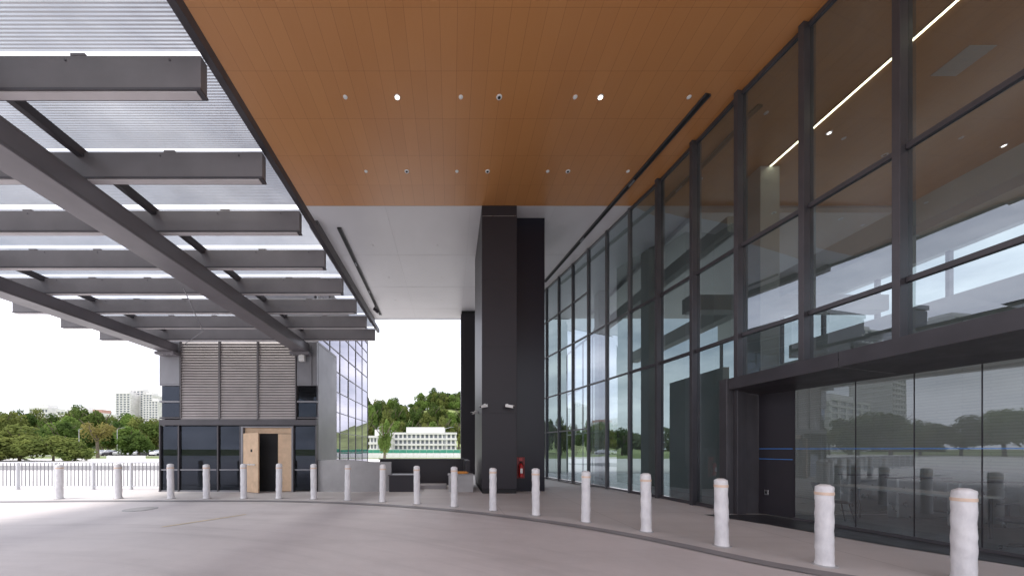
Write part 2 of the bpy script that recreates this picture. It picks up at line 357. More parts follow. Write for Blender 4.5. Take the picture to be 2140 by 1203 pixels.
for i in range(len(FP)-1):
    (x0,y0),(x1,y1)=FP[i],FP[i+1]
    d=Vector((x1-x0,y1-y0,0));ln=d.length;ang=math.atan2(d.y,d.x)
    mt=Matrix.Translation(((x0+x1)/2,(y0+y1)/2,0))@Matrix.Rotation(ang,4,'Z')
    zb=3.3 if i<4 else 0
    zs=[zb,4.4,6.6,10.39] 
    if i>=4: zs[0]=.12
    far=i>=7; hh=.03 if far else .045
    for z in ([0.06] if i>=4 else [])+([2.5,8.5] if i>=9 else [])+[4.4,6.6,10.33]:
        mb=MB(); mb.box(-ln/2+.055,ln/2-.055,-.04,.05,z-hh,z+hh,0,mt); mb.obj('transom',M['alumf'] if far else M['alum'],fac,bevel=.004)
    for kk in range(3):
        mb=MB(); za=zs[kk]+(.03 if kk else 0); zc=zs[kk+1]-.03
        t1,t2=rg.uniform(-.003,.003),rg.uniform(-.003,.003)
        mb.quad(*[tuple(mt@Vector(v)) for v in ((-ln/2+.03,t1,za),(ln/2-.03,-t1,za),(ln/2-.03,t2,zc),(-ln/2+.03,-t2,zc))])
        mb.obj('glass_pane',M['glass'],fac)

# portal
por=empty('entrance_portal',(7.2,6,0)); tag(por,'dark metal entrance portal hood framing frameless glass','entrance')
XO=[(6.85,8.27),(6.93,6.0),(7.0,4.0),(7.06,1.6)]; XI=[(7.62,8.27),(8.1,6.0),(8.55,4.0),(9.1,1.6)]
for i in range(3):
    a,b=XO[i],XO[i+1];c,d=XI[i],XI[i+1]
    mb=MB()
    zt=3.34; zb=3.07; zi=2.93
    P=lambda q,z:(q[0],q[1],z)
    gap=.008
    a_=(a[0],a[1]-gap);c_=(c[0],c[1]-gap)
    mb.quad(P(a_,zt),P(b,zt),P(b,zb),P(a_,zb)); mb.quad(P(a_,zb),P(b,zb),P(d,zi),P(c_,zi))
    mb.quad(P(a_,zt),P((c_[0]+.3,a_[1]),zt),P((d[0]+.3,b[1]),zt),P(b,zt))
    mb.obj('hood_panel',M['alum'],por)
mb=MB()
mb.box(6.80,6.9,8.27,8.5,0,3.34); mb.box(6.9,7.75,8.30,8.45,0,3.34); mb.obj('side_post',M['alum'],por,bevel=.008)
def gl(Y): return 7.6+(8.3-Y)*.225
js=[8.28,7.57,6.61,5.89,5.23,4.5,3.7,2.7,1.7]
mb=MB(); mb.quad((gl(8.28),8.28,0.03),(gl(7.57)-.0,7.58,0.03),(gl(7.57),7.58,2.95),(gl(8.28),8.28,2.95)); mb.obj('black_panel',M['black'],por)
for i in range(1,len(js)-1):
    y0,y1=js[i]-.006,js[i+1]+.006
    mb=MB(); mb.quad((gl(y0),y0,.03),(gl(y1),y1,.03),(gl(y1),y1,2.97),(gl(y0),y0,2.97)); mb.obj('glass_pane',M['glass2'],por)
    mb=MB(); mb.box(gl(y0)-.006,gl(y0)+.006,y0,y0+.012,.03,2.96); mb.obj('glass_joint',M['black'],por)
mb=MB()
for i in range(1,len(js)-1):
    y0,y1=js[i],js[i+1]; z=.016
    mb.quad((gl(y0)-.03,y0,z+.05),(gl(y1)-.03,y1,z+.05),(gl(y1)-.03,y1,z),(gl(y0)-.03,y0,z)); mb.quad((gl(y0)-.03,y0,z+.05),(gl(y0)+.03,y0,z+.05),(gl(y1)+.03,y1,z+.05),(gl(y1)-.03,y1,z+.05))
mb.obj('floor_channel',M['alum'],por)
for z,ye in ((1.605,4.6),(1.36,7.6)):
    mb=MB()
    for y0,y1 in ((8.26,7.6),(7.55,ye)):
        if y1<y0: mb.quad((gl(y0)-.012,y0,z),(gl(y1)-.012,y1,z),(gl(y1)-.012,y1,z+.013),(gl(y0)-.012,y0,z+.013))
    mb.obj('blue_tape_line',M['blue'],por)
ic=empty('intercom_panel',(7.62,8.15,.62)); tag(ic,'small square call button plate on black panel','intercom')
xx=gl(8.1)
mb=MB(); mb.box(xx-.03,xx-.012,8.05,8.15,.5,.62); mb.obj('plate',M['steelb'],ic,bevel=.004)
mb=MB(); mb.box(xx-.036,xx-.0305,8.075,8.125,.53,.59); mb.obj('button',M['blackmat'],ic)

# interior
lob=empty('lobby_interior',(14,10,0)); tag(lob,'lobby shell with pale walls behind the glass facade','building interior')
box('back_wall',17.5,17.8,1.6,14,0,6.6,M['wallin'],lob,0)
box('back_wall_header',17.5,17.8,1.6,22,8.6,10.39,M['wallin'],lob,0)
for i in range(11): box('added_clerestory_mullion',17.55,17.7,1.8+i*2,1.9+i*2,6.61 if i<6 else 0,8.59,M['alum'],lob,0)  # invented clerestory opening that lets sky brightness into the lobby
box('stone_wall',11.6,11.9,-3.5,12.9,.02,4.6,M['stone'],lob,0)
box('upper_floor',13.0,17.4,1.7,12.9,5.1,5.6,M['inbeam'],lob,.01)
box('bulkhead_beam',8.9,9.25,10.8,21,8.6,9.1,M['inbeam'],lob,.01)
box('bulkhead_beam',11.2,11.7,2,21,7.0,7.6,M['inbeam'],lob,.01)
box('bulkhead_beam',9.3,17,13,13.5,7.0,7.6,M['inbeam'],lob,.01)
box('lobby_partition',8.6,8.8,10.6,13.2,0.02,4.2,M['wallin'],lob,.01)
for x,y in ((9.6,10.4),(8.6,14.6),(8.2,18.6)): box('lobby_column',x,x+.6,y,y+.6,.02,10.39,M['inbeam'],lob,.01)
box('lobby_ceiling',9.0,17.4,12.2,21.9,10.2,10.38,M['soffit'],lob,0)
for y in (15.2,16.4,17.6,18.8,20.0):
    box('screen_frame',6.9,6.97,y,y+.07,.02,7.2,M['white'],lob,0)
for z in (2.4,4.8,7.2): box('screen_rail',6.9,6.97,15.28,19.99,z,z+.07,M['white'],lob,0)
le=empty('linear_ceiling_lamp',(9.9,6,10.38)); tag(le,'long glowing warm linear lamp in the lobby ceiling','ceiling light')
box('diffuser',9.87,9.945,1.8,10.75,10.375,10.395,M['led'],le,0)
box('housing',9.85,9.865,1.8,10.75,10.36,10.395,M['alum'],le,0)
ve=empty('ceiling_vent',(12,7.5,10.38)); tag(ve,'square pale air vent in the lobby ceiling','vent')
box('frame',11.3,11.9,7.3,7.9,10.385,10.397,M['inbeam'],ve,0)
mb=MB()
for q in range(8): mb.box(11.34,11.86,7.35+q*.064,7.385+q*.064,10.38,10.3845)
mb.obj('blade',M['inbeam'],ve)
def turnstile(x,y):
    e=empty('turnstile',(x,y,.016))
    box('cabinet',x-.6,x+.6,y-.1,y+.1,.02,.92,M['steelb'],e,.03)
    box('top_plate',x-.63,x+.63,y-.12,y+.12,.925,.96,M['black'],e,.01)
    mb=MB(); mb.box(x-.3,x+.3,y+.11,y+.12+.38,.25,1.15); mb.obj('glass_wing',M['glassi'],e)
    tag(e,'stainless steel turnstile with glass wing on lobby floor','turnstile','row of lobby turnstiles')
for q in range(5): turnstile(10.8,4.9+q*.95)
def chair(x,y,rot,name='chair',lab='black moulded chair with thin metal legs'):
    e=empty(name,(x,y,.016)); e.rotation_euler=(0,0,rot)
    def add(n,mb,mat):
        o=mb.obj(n,mat,None,origin=(0,0,0)); o.parent=e; return o
    mb=MB(); mb.box(-.22,.22,-.21,.21,.43,.455); add('seat',mb,M['black']).modifiers.new('b','BEVEL').width=.012
    mt=Matrix.Translation((0,.2,.45))@Matrix.Rotation(R(-14),4,'X')
    mb=MB(); mb.box(-.21,.21,-.012,.012,.0,.42,0,mt); add('backrest',mb,M['black']).modifiers.new('b','BEVEL').width=.01
    for sx_,sy_ in ((-1,-1),(1,-1),(-1,1),(1,1)):
        mb=MB(); mb.cyl((sx_*.17,sy_*.16,.43),(sx_*.22,sy_*.24,0),.013,.01,8); add('leg',mb,M['black'])
    tag(e,lab,'chair')
chair(8.35,7.3,R(60))
e=empty('office_chair',(8.95,5.05,.016)); tag(e,'black swivel office chair behind the entrance glass','office chair')
box('seat',8.75,9.25,4.9,5.4,.45,.53,M['black'],e,.03); box('backrest',9.2,9.27,4.93,5.37,.6,1.12,M['black'],e,.03)
mb=MB(); mb.cyl((9,5.15,.1),(9,5.15,.45),.03,.03)
for q in range(5):
    a=q*2*math.pi/5; mb.cyl((9,5.15,.11),(9+.3*math.cos(a),5.15+.3*math.sin(a),.07),.022,.016,8); mb.cyl((9+.3*math.cos(a),5.13+.3*math.sin(a),.045),(9+.3*math.cos(a),5.17+.3*math.sin(a),.045),.03,.03,10)
mb.obj('swivel_base',M['blackmat'],e)
for y in (4.88,5.42): 
    mb=MB(); mb.box(8.85,9.2,y-.02,y+.02,.70,.73); mb.box(8.98,9.02,y-.015,y+.015,.5,.70); mb.obj('armrest',M['blackmat'],e)
e=empty('desk',(9.2,7.0,.016)); tag(e,'long pale lobby counter on slim dark legs','desk')
box('top',8.85,9.55,5.8,7.9,.74,.78,M['inbeam'],e,.006)
for x,y in ((8.9,5.9),(9.5,5.9),(8.9,7.8),(9.5,7.8)):
    mb=MB(); mb.cyl((x,y,.02),(x,y,.74),.02,.02,8); mb.obj('leg',M['black'],e)

# ------------------------------------------------------------------ columns
def column(name,parts,lab):
    b=parts[0]; e=empty(name,((b[0]+b[1])/2,(b[2]+b[3])/2,0)); tag(e,lab,'column')
    for p in parts: box(p[6],p[0],p[1],p[2],p[3],p[4],p[5],p[7],e,.012)
    return e
c1=column('column',[(1.106,2.37,12.08,15.6,.16,10.0,'shaft',M['black']),(1.106,2.37,12.1,15.6,10.03,10.395,'capital_panel',M['black']),
  (1.12,2.36,12.10,15.58,.0,.155,'plinth',M['blackmat']),
  (1.13,2.35,12.11,15.5,9.995,10.035,'shadow_gap',M['steelb']),
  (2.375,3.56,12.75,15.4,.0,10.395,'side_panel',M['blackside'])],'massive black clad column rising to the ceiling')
column('column',[(.62,1.7,21.3,22.3,0,10.2,'shaft',M['black']),(.66,1.66,21.34,22.26,10.2,10.395,'capital_panel',M['blackmat'])],'slimmer black clad column at the soffit edge')
mb=MB()
for z in (2.9,5.3,7.7): mb.box(1.104,2.372,12.077,12.5,z,z+.008)
mb.obj('panel_seam',M['blackmat'],c1)
def cctv(x,y,z,ang,lab):
    e=empty('security_camera',(x,y,z))
    mb=MB(); mb.cyl((0,.12,0),(0,.0,0),.055,.055,16); mb.cyl((0,.0,0),(0,-.14,-.02),.018,.018,8); o=mb.obj('bracket',M['white'],None,origin=(0,0,0)); o.parent=e
    mt=Matrix.Translation((0,-.14,-.05))@Matrix.Rotation(ang,4,'Z')@Matrix.Rotation(R(12),4,'X')
    mb=MB(); mb.box(-.045,.045,-.2,.08,-.04,.045,0,mt); mb.box(-.055,.055,-.24,.09,.047,.055,0,mt); o=mb.obj('body',M['white'],None,origin=(0,0,0),bevel=.006); o.parent=e
    mb=MB(); a=mt@Vector((0,-.2,0)); b=mt@Vector((0,-.215,0)); mb.cyl(a,b,.034,.034,14); o=mb.obj('lens',M['rubber'],None,origin=(0,0,0)); o.parent=e
    tag(e,lab,'security camera','security cameras on the black column')
cctv(1.2,11.96,3.17,R(-60),'white bullet security camera on the black column')
cctv(2.0,11.96,3.17,R(65),'white bullet security camera on the black column')
cctv(1.0,13.9,3.15,R(-50),'white bullet security camera on the column side')
e=empty('fire_extinguisher',(2.63,12.65,.62)); tag(e,'red fire extinguisher with sign on black column','fire extinguisher')
box('backboard',2.48,2.79,12.725,12.745,.5,1.3,simple('dark_red_board',(.20,.012,.012),.5),e,.004)
mb=MB(); mb.cyl((2.63,12.63,.56),(2.63,12.63,1.0),.085,.085,20); mb.cyl((2.63,12.63,1.0),(2.63,12.63,1.07),.085,.03,20); mb.obj('tank',M['red'],e)
mb=MB(); mb.cyl((2.63,12.63,1.07),(2.63,12.63,1.13),.02,.02); mb.box(2.6,2.72,12.62,12.64,1.12,1.14); mb.obj('valve',M['blackmat'],e)
mb=MB(); mb.cyl((2.66,12.6,1.1),(2.74,12.6,.95),.011,.011,8); mb.cyl((2.74,12.6,.95),(2.73,12.6,.65),.011,.014,8); mb.obj('hose',M['rubber'],e)
box('instruction_label',2.585,2.675,12.532,12.545,.7,.88,M['white'],e,0)
box('sign_plate',2.57,2.7,12.715,12.723,1.16,1.27,M['red'],e,0)

# ------------------------------------------------------------------ canopy
can=empty('entrance_canopy',(-7.7,6.5,5.2)); tag(can,'charcoal steel drop-off canopy with fritted glass roof','canopy')
XL,XR=-12.7,-2.76
ys=[3.69+1.2*i for i in range(-3,8)]
for y in ys:
    box('cross_beam',XL,XR,y,y+.10,5.57,5.93,M['steel'],can,.004)
    box('cap_plate',XL,XR+.005,y-.012,y+.112,5.545,5.568,M['alum'],can,0)
    box('underside_strip',XL+.05,XR-.05,y+.005,y+.088,5.53,5.544,M['strip'],can,0)
    for x in (-4.2,-7.8,-9.2,-11.8): box('glass_clamp',x,x+.16,y,y+.10,5.932,5.96,M['steel'],can,0)
    mb=MB()
    for q in range(9): mb.cyl((-3.1-q*1.15,y-.006,5.88),(-3.1-q*1.15,y+.001,5.88),.012,.012,8)
    mb.obj('bolt_row',M['alum'],can)
for x in (-5.32,-10.27):
    mb=MB(); mb.box(x-.52,x,.3,12.58,5.2,5.543); mb.obj('main_beam',M['steel2'],can,bevel=.012)
    mb=MB(); mb.box(x,x+.006,.3,12.55,5.23,5.25); mb.box(x,x+.006,.3,12.55,5.50,5.52); mb.obj('flange_line',M['steel'],can)
    box('purlin',x-.14,x-.04,.1,12.35,5.86,5.985,M['alum'],can,.004)
    box('bearing_bracket',x-.60,x+.1,12.25,12.58,5.08,5.19,M['steel2'],can,.01)
    mb=MB()
    for q in range(4): mb.cyl((x-.5+q*.16,12.3,5.06),(x-.5+q*.16,12.3,5.22),.018,.018,8)
    mb.obj('bolt_row',M['steelb'],can)
box('edge_frame',-2.76,-2.67,.1,12.5,5.94,6.07,M['alum'],can,.004)
box('edge_frame',-12.8,-12.7,.1,12.5,5.94,6.07,M['alum'],can,.004)
xs=[-12.69,-10.36,-5.41,-2.77]
yy=[0.15]+[y+.05 for y in ys if y>.5]+[12.5]
for i in range(len(yy)-1):
    for j in range(3):
        x0,x1=xs[j],xs[j+1]
        gp=.03 if yy[i]<4.5 else .10
        mb=MB(); mb.quad((x0+.012,yy[i]+.012,6.0),(x1-.012,yy[i]+.012,6.0),(x1-.012,yy[i+1]-gp,6.0),(x0+.012,yy[i+1]-gp,6.0)); mb.obj('roof_glass',M['fritn'] if yy[i]<6 else M['fritf'],can)
mb=MB(); mb.cyl((-6.4,8.0,5.45),(-8.0,10.8,5.40),.012,.012,6); mb.cyl((-8.0,10.8,5.40),(-9.8,12.3,5.45),.012,.012,6); mb.obj('conduit',M['alum2'],can)

# ------------------------------------------------------------------ core building
k=.018
def X_(p): return (p-943)*k
def Z_(p): return 1.6+(938-p)*k
core=empty('stair_core',(-8.03,14,0)); tag(core,'small stair core with louvred screen and dark glazing','building')
box('rear_wall',X_(333),X_(662),14.6,14.8,0,5.6,M['alum2'],core,0)
box('side_wall',X_(331),X_(331)+.12,12.75,14.6,0,5.6,M['alum2'],core,0)
box('side_wall',X_(662)-.12,X_(662),12.75,14.6,0,5.6,M['alum2'],core,0)
box('roof',X_(331),X_(662),12.7,14.8,5.61,5.7,M['alum2'],core,.01)
box('inner_screen',X_(345),X_(655),12.98,13.05,0,5.58,M['blackmat'],core,0)
for a,b in ((333,375),(620,662)):
    box('cladding_panel',X_(a),X_(b),12.6,12.72,Z_(803),Z_(714),M['alum2'],core,.008)
    for t,u in ((806,836),(841,870)): box('dark_window',X_(a)+.05,X_(b)-.05,12.66,12.7,Z_(u),Z_(t),M['glassd'],core,0)
    for t in (803,838,872): box('window_rail',X_(a),X_(b),12.6,12.72,Z_(t)-.04,Z_(t)+.02,M['alum2'] if t!=872 else M['alum'],core,.004)
def louvre(x0,x1,z0,z1):
    mb=MB(); n=int((z1-z0)/.098)
    for i in range(n):
        z=z0+(i+.5)*(z1-z0)/n
        mt=Matrix.Translation(((x0+x1)/2,12.62,z))@Matrix.Rotation(R(64),4,'X')
        mb.box(-(x1-x0)/2+.03,(x1-x0)/2-.03,-.042,.042,-.006,.006,0,mt)
    mb.obj('louvre_blades',M['louv'],core)
    mb=MB(); mb.box(x0,x0+.03,12.57,12.70,z0,z1); mb.box(x1-.03,x1,12.57,12.70,z0,z1); mb.box(x0+.03,x1-.03,12.58,12.70,z0-.03,z0+.02); mb.obj('louvre_frame',M['steel'],core)
lx=[X_(377),X_(459),X_(539),X_(619)]
for i in range(3): louvre(lx[i]+.002,lx[i+1]-.002,Z_(875),Z_(713))
box('lower_band',X_(333),X_(662),12.58,12.7,Z_(888),Z_(876)-.005,M['alum'],core,.004)
for a,b in ((333,372),(374,453),(456,500),(614,660)):
    box('dark_window',X_(a)+.03,X_(b)-.02,12.65,12.68,.45*1.9,Z_(890),M['glassd'],core,0)
    box('kick_panel',X_(a)+.03,X_(b)-.02,12.64,12.68,.06,.80,M['glassd'],core,0)
    box('sill',X_(a)+.03,X_(b)-.02,12.60,12.68,.805,.85,M['alum2'],core,.003)
for p in (333,372,454,501,612,659): box('window_post',X_(p),X_(p)+.05,12.58,12.72,0,Z_(889),M['alum'],core,.004)
box('base_plinth',X_(331),X_(503),12.6,12.9,0,.055,M['alum2'],core,.004)
door=empty('door',(0,0,0)); door.parent=core; door.location=Vector((X_(560),12.6,0))-core.location
zt=Z_(893)
box('door_frame',X_(505),X_(509),12.55,12.75,0,zt+.05,M['alum2'],door,.004)
box('door_frame',X_(610),X_(613),12.55,12.75,0,zt+.05,M['alum2'],door,.004)
box('door_frame',X_(509)+.002,X_(610)-.002,12.55,12.75,zt,zt+.05,M['alum2'],door,.004)
box('dark_door_sheet',X_(510),X_(582),12.74,12.76,0,zt,M['blackmat'],door,0)  # black sheet in place of the unlit interior behind the open leaf
box('transom_panel',X_(510),X_(609),12.66,12.70,Z_(905),zt-.005,M['timber'],door,0)
box('door_leaf',X_(581),X_(609),12.6,12.65,.02,Z_(906),M['timber'],door,.004)
mt=Matrix.Translation((X_(511),12.56,0))@Matrix.Rotation(math.atan2(-.42,.80),4,'Z')
mb=MB(); mb.box(0,.90,-.025,.025,.02,Z_(905),0,mt); mb.obj('door_leaf',M['timber'],door,bevel=.004)
mb=MB(); mb.box(.25,.80,-.09,-.06,1.02,1.06,0,mt); mb.obj('push_bar',M['steelb'],door)
mb=MB(); mb.box(.46,.56,-.032,-.027,1.5,1.6,0,mt); mb.obj('door_sign',M['blackmat'],door)
lf=empty('beam_camera',(X_(635),12.5,4.95)); tag(lf,'small white camera beneath the canopy beam','light fitting')  # white camera body at the beam bracket, gives no light
box('housing',X_(629),X_(641),12.38,12.52,Z_(757),Z_(742),M['white'],lf,.02)
box('bracket',X_(634),X_(637),12.42,12.5,Z_(742)+.002,5.07,M['white'],lf,.004)
box('conduit',X_(650),X_(652),12.55,12.585,4.0,5.5,M['alum2'],core,0)

# wing
wing=empty('glass_office_wing',(-6.6,17,0)); tag(wing,'reflective lilac grey glass office wing behind the stair core','building')
box('inner_core',-8.0,-5.32,13.0,20.3,0,8.0,simple('wing_core',(.12,.12,.14),.6),wing,0)
box('roof',-8.05,-5.08,12.95,20.5,8.05,8.25,M['alum2'],wing,.01)
wy=[12.85+1.275*i for i in range(7)]; wz=[0,.55,1.45,2.35,3.25,4.15,5.05,5.95,6.85,7.45,8.04]
for j in range(len(wy)-1):
    for q in range(len(wz)-1):
        mb=MB(); t=random.uniform(-.006,.006); u=random.uniform(-.006,.006)
        mb.quad((-5.12+t,wy[j]+.012,wz[q]+.012),(-5.12-t+u,wy[j+1]-.012,wz[q]+.012),(-5.12-t,wy[j+1]-.012,wz[q+1]-.012),(-5.12+t-u,wy[j]+.012,wz[q+1]-.012)); mb.obj('window',M['glassw'],wing)
for y in wy: box('mullion',-5.15,-5.095,y-.014,y+.014,0,8.04,M['alum2'],wing,0)
for z in wz[1:]: box('floor_rail',-5.15,-5.09,12.86,20.5,z-.014,z+.014,M['alum2'],wing,0)

# ------------------------------------------------------------------ planters etc
mb=MB(); n=20; pts=[]
for i in range(n+1):
    t=i/n; x=-5.35+3.05*t; y=12.95-.45*math.sin(math.pi*t*.8+.3); pts.append((x,y,1.13+.08*math.sin(math.pi*min(1,t*1.3))-.06*max(0,t-.6)))
for i in range(n):
    (x0,y0,h0),(x1,y1,h1)=pts[i],pts[i+1]; 
    mb.quad((x0,y0,0),(x1,y1,0),(x1,y1,h1),(x0,y0,h0)); mb.quad((x0,y0,h0),(x1,y1,h1),(x1,y1+.18,h1),(x0,y0+.18,h0)); mb.quad((x1,y1+.18,0),(x0,y0+.18,0),(x0,y0+.18,h0),(x1,y1+.18,h1))
x,y,h=pts[-1]; mb.quad((x,y,0),(x,y+.18,0),(x,y+.18,h),(x,y,h)); x,y,h=pts[0]; mb.quad((x,y+.18,0),(x,y,0),(x,y,h),(x,y+.18,h))
tag(mb.obj('planter_wall',M['conc']),'low curved fair-faced concrete wall','wall')
e=empty('parapet_wall',(-1.2,15,0)); tag(e,'low black clad parapet wall with capping','wall')
box('wall',-3.2,.55,15.0,15.2,0,1.14,M['black'],e,.01); box('capping',-3.25,.57,14.96,15.24,1.145,1.18,M['alum'],e,.004)
box('return_wall',.57,.75,13.2,15.2,0,1.15,M['black'],e,.01)
e=empty('black_bench_box',(-1.9,12.9,0)); tag(e,'low black metal planter box on the pavement','planter')
box('body',-2.33,-1.42,12.55,13.3,.0,.60,M['black'],e,.01); box('lid',-2.36,-1.39,12.52,13.33,.603,.64,M['alum'],e,.006)
e=empty('concrete_block',(.35,12.9,0)); tag(e,'grey concrete block with orange cable coil on top','block')
box('block',-.1,.82,12.5,13.2,0,.62,M['conc'],e,.012); box('paver_cap',-.13,.84,12.47,13.23,.623,.66,M['conc'],e,.006)
mb=MB(); 
for i in range(16):
    a=2*math.pi*i/16;b=2*math.pi*(i+1)/16
    for rr,zz in ((.13,.69),(.15,.72),(.12,.74)): mb.cyl((.4+rr*math.cos(a)*1.7,12.75+rr*math.sin(a),zz),(.4+rr*math.cos(b)*1.7,12.75+rr*math.sin(b),zz),.014,.014,6)
tag(mb.obj('cable_coil',M['coil']),'orange cable coil lying on a concrete block','cable')
e=empty('step_plate',(-.75,13.8,0)); tag(e,'dark step plate beside the low wall','step')
box('step',-1.3,-.2,13.4,14.2,0,.16,M['band'],e,.006)
e=empty('manhole_cover',(-8.3,9.0,.006)); tag(e,'round iron manhole cover in the driveway','manhole cover')
mb=MB(); mb.cyl((-8.3,8.95,.0),(-8.3,8.95,.008),.36,.36,32); mb.obj('rim',M['conc'],e)
mb=MB(); mb.cyl((-8.3,8.95,.0085),(-8.3,8.95,.011),.31,.31,32); mb.obj('lid',simple('iron',(.42,.40,.39),.6,.0),e)

# ------------------------------------------------------------------ bollards
def bollmesh(seed):
    rr=random.Random(seed); nz,na=40,32; v=[];f=[]
    off_=Vector((seed*7.3,seed*3.1,0)); bulge=rr.uniform(.2,.6)
    for i in range(nz+1):
        t=i/nz; z=t*1.12
        r=.092
        if t<.05: r+= .012*(1-t/.05)
        if t>.965: r*=math.sqrt(max(0,1-((t-.965)/.035)**2))*.5+.5
        for j in range(na):
            a=2*math.pi*j/na
            q=Vector((math.cos(a)*1.2,math.sin(a)*1.2,z*5))+off_
            d=noise.noise(q*1.3)*.005+noise.noise(q*3.5)*.0035+.002*math.sin(z*26+seed+a)
            d+=.010*math.exp(-((z-bulge)/.05)**2)*max(0,noise.noise(q*.8)+.3)
            if .83<t<.93: d*=.3
            v.append(((r+d)*math.cos(a),(r+d)*math.sin(a),z))
    for i in range(nz):
        for j in range(na):
            f.append((i*na+j,i*na+(j+1)%na,(i+1)*na+(j+1)%na,(i+1)*na+j))
    f.append(tuple(nz*na+j for j in range(na)))
    me=bpy.data.meshes.new('wrapped_post'); me.from_pydata(v,[],f)
    for p in me.polygons: p.use_smooth=True
    me.materials.append(M['wrap']); return me
bm=[bollmesh(s) for s in range(5)]
mb=MB()
mb.cyl((0,0,.97),(0,0,1.01),.0975,.0975,28,cap=False); mb.cyl((0,0,1.0101),(0,0,1.0102),.0975,.09,28,cap=False)
band=mb.mesh('tape_band',(0,0,0),True); band.materials.append(M['orange'])
mb=MB(); mb.cyl((0,0,0),(0,0,.012),.13,.125,28); plate=mb.mesh('base_plate'); plate.materials.append(M['conc'])
for i,(x,y) in enumerate(BOL):
    e=empty('bollard',(x,y,.006)); e.rotation_euler=(R(random.uniform(-.7,.7)),R(random.uniform(-.7,.7)),random.uniform(0,6.28))
    s=1.0+random.uniform(-.012,.012)
    for nm,me in (('wrapped_post',bm[i%5]),('tape_band',band),('base_plate',plate)):
        o=bpy.data.objects.new(nm,me); o.parent=e; COL.objects.link(o)
        if nm=='wrapped_post': o.scale=(1,1,s)
    tag(e,'steel bollard wrapped in white plastic film with peach tape','bollard','bollards lining the driveway edge')

# ------------------------------------------------------------------ railing
e=empty('metal_railing',(-18,13.3,0)); tag(e,'pale metal railing with vertical bars at the deck edge','railing')
box('top_rail',-32,-11.1,13.27,13.33,1.05,1.10,M['railw'],e,.004); box('bottom_rail',-32,-11.1,13.28,13.32,.12,.15,M['railw'],e,.004)
x=-11.2
while x>-32: box('post',x-.03,x+.03,13.25,13.35,0,1.048,M['railw'],e,.004); x-=1.5
mb=MB(); x=-11.35
while x>-32: mb.box(x-.011,x+.011,13.29,13.31,.15,1.05); x-=.15
mb.obj('baluster',M['alum2'],e)
e=empty('site_sign',(-12.0,14.2,0)); tag(e,'yellow site sign with dark characters behind railing','sign')
box('board',-12.35,-11.6,14.2,14.22,.75,1.17,M['yellow'],e,.004); box('post',-12.0,-11.95,14.225,14.26,0,1.1,M['steelb'],e,0)
cu=bpy.data.curves.new('lettering','FONT'); cu.body='SOOS'; cu.size=.30; cu.align_x='CENTER'; cu.extrude=.002
o=bpy.data.objects.new('tmp',cu); COL.objects.link(o); bpy.context.view_layer.update()
me=bpy.data.meshes.new_from_object(o); bpy.data.objects.remove(o); me.materials.clear()
o=link('lettering',me,(-11.975,14.195,.86),e,M['blackmat']); o.rotation_euler=(R(90),0,0)

# ------------------------------------------------------------------ background
def hill(x,y): return 28*math.exp(-(((x-2)/62)**2+((y-205)/45)**2))+14*math.exp(-(((x+170)/80)**2+((y-290)/60)**2))
mb=MB(); G=[[(-320+i*10,120+j*10) for i in range(44)] for j in range(26)]
for j in range(25):
    for i in range(43):
        q=[G[j][i],G[j][i+1],G[j+1][i+1],G[j+1][i]]
        mb.quad(*[(a,b,hill(a,b)-.35) for a,b in q])
tag(mb.obj('hill',M['hill'],origin=(0,0,0),smooth=True),'grassy hill with patches of trees','hill',kind='structure')
def crownmesh(seed,mat,nl=4200,flat=.75,size=.075):
    rr=random.Random(seed); cl=[]
    for _ in range(17):
        while True:
            p=Vector((rr.uniform(-1,1),rr.uniform(-1,1),rr.uniform(-1,1)))
            if p.length<1: break
        p.z*=flat; cl.append((p*.72,rr.uniform(.22,.42)))
    v=[];f=[]
    for n_ in range(nl):
        c,r=rr.choice(cl)
        d=Vector((rr.gauss(0,1),rr.gauss(0,1),rr.gauss(0,1))).normalized()
        if d.z<-.3 and rr.random()<.5: d.z=-d.z
        p=c+d*r*(rr.uniform(.55,1.05))
        s=size*rr.uniform(.5,1.25)
        nrm=(d+Vector((rr.uniform(-1,1),rr.uniform(-1,1),rr.uniform(-.3,1)))*.8).normalized()
        a=nrm.orthogonal().normalized(); a=Matrix.Rotation(rr.uniform(0,6.28),3,nrm)@a; b=nrm.cross(a)
        i=len(v); v+= [tuple(p-a*s),tuple(p-b*s*.55),tuple(p+a*s),tuple(p+b*s*.55)]; f.append((i,i+1,i+2,i+3))
    me=bpy.data.meshes.new('crown'); me.from_pydata(v,[],f); me.materials.append(mat); return me
crowns=[crownmesh(1,lv[0]),crownmesh(2,lv[1]),crownmesh(3,lv[0],flat=.95),crownmesh(4,lv[2]),crownmesh(5,lv[1],flat=.6),crownmesh(6,lv[0],flat=1.1)]
sparse=crownmesh(9,leafmat('leaves_yellow_green',(.20,.18,.06),(.30,.27,.09),(.26,.22,.09)),nl=1500,flat=.6,size=.06)
def trunkmesh(seed):
    rr=random.Random(seed); mb=MB(); mb.cyl((0,0,-.1),(.02,0,.5),.035,.024,8)
    for i in range(6):
        a=i*1.05+rr.uniform(-.3,.3); p=Vector((.02,0,.38+.03*i)); q=p+Vector((math.cos(a)*.16,math.sin(a)*.16,.22)); mb.cyl(p,q,.015,.009,6)
        q2=q+Vector((math.cos(a+.4)*.12,math.sin(a+.4)*.12,.16)); mb.cyl(q,q2,.009,.004,5)
    me=mb.mesh('trunk'); me.materials.append(M['bark']); return me
trunks=[trunkmesh(1),trunkmesh(2)]
rt=random.Random(11)
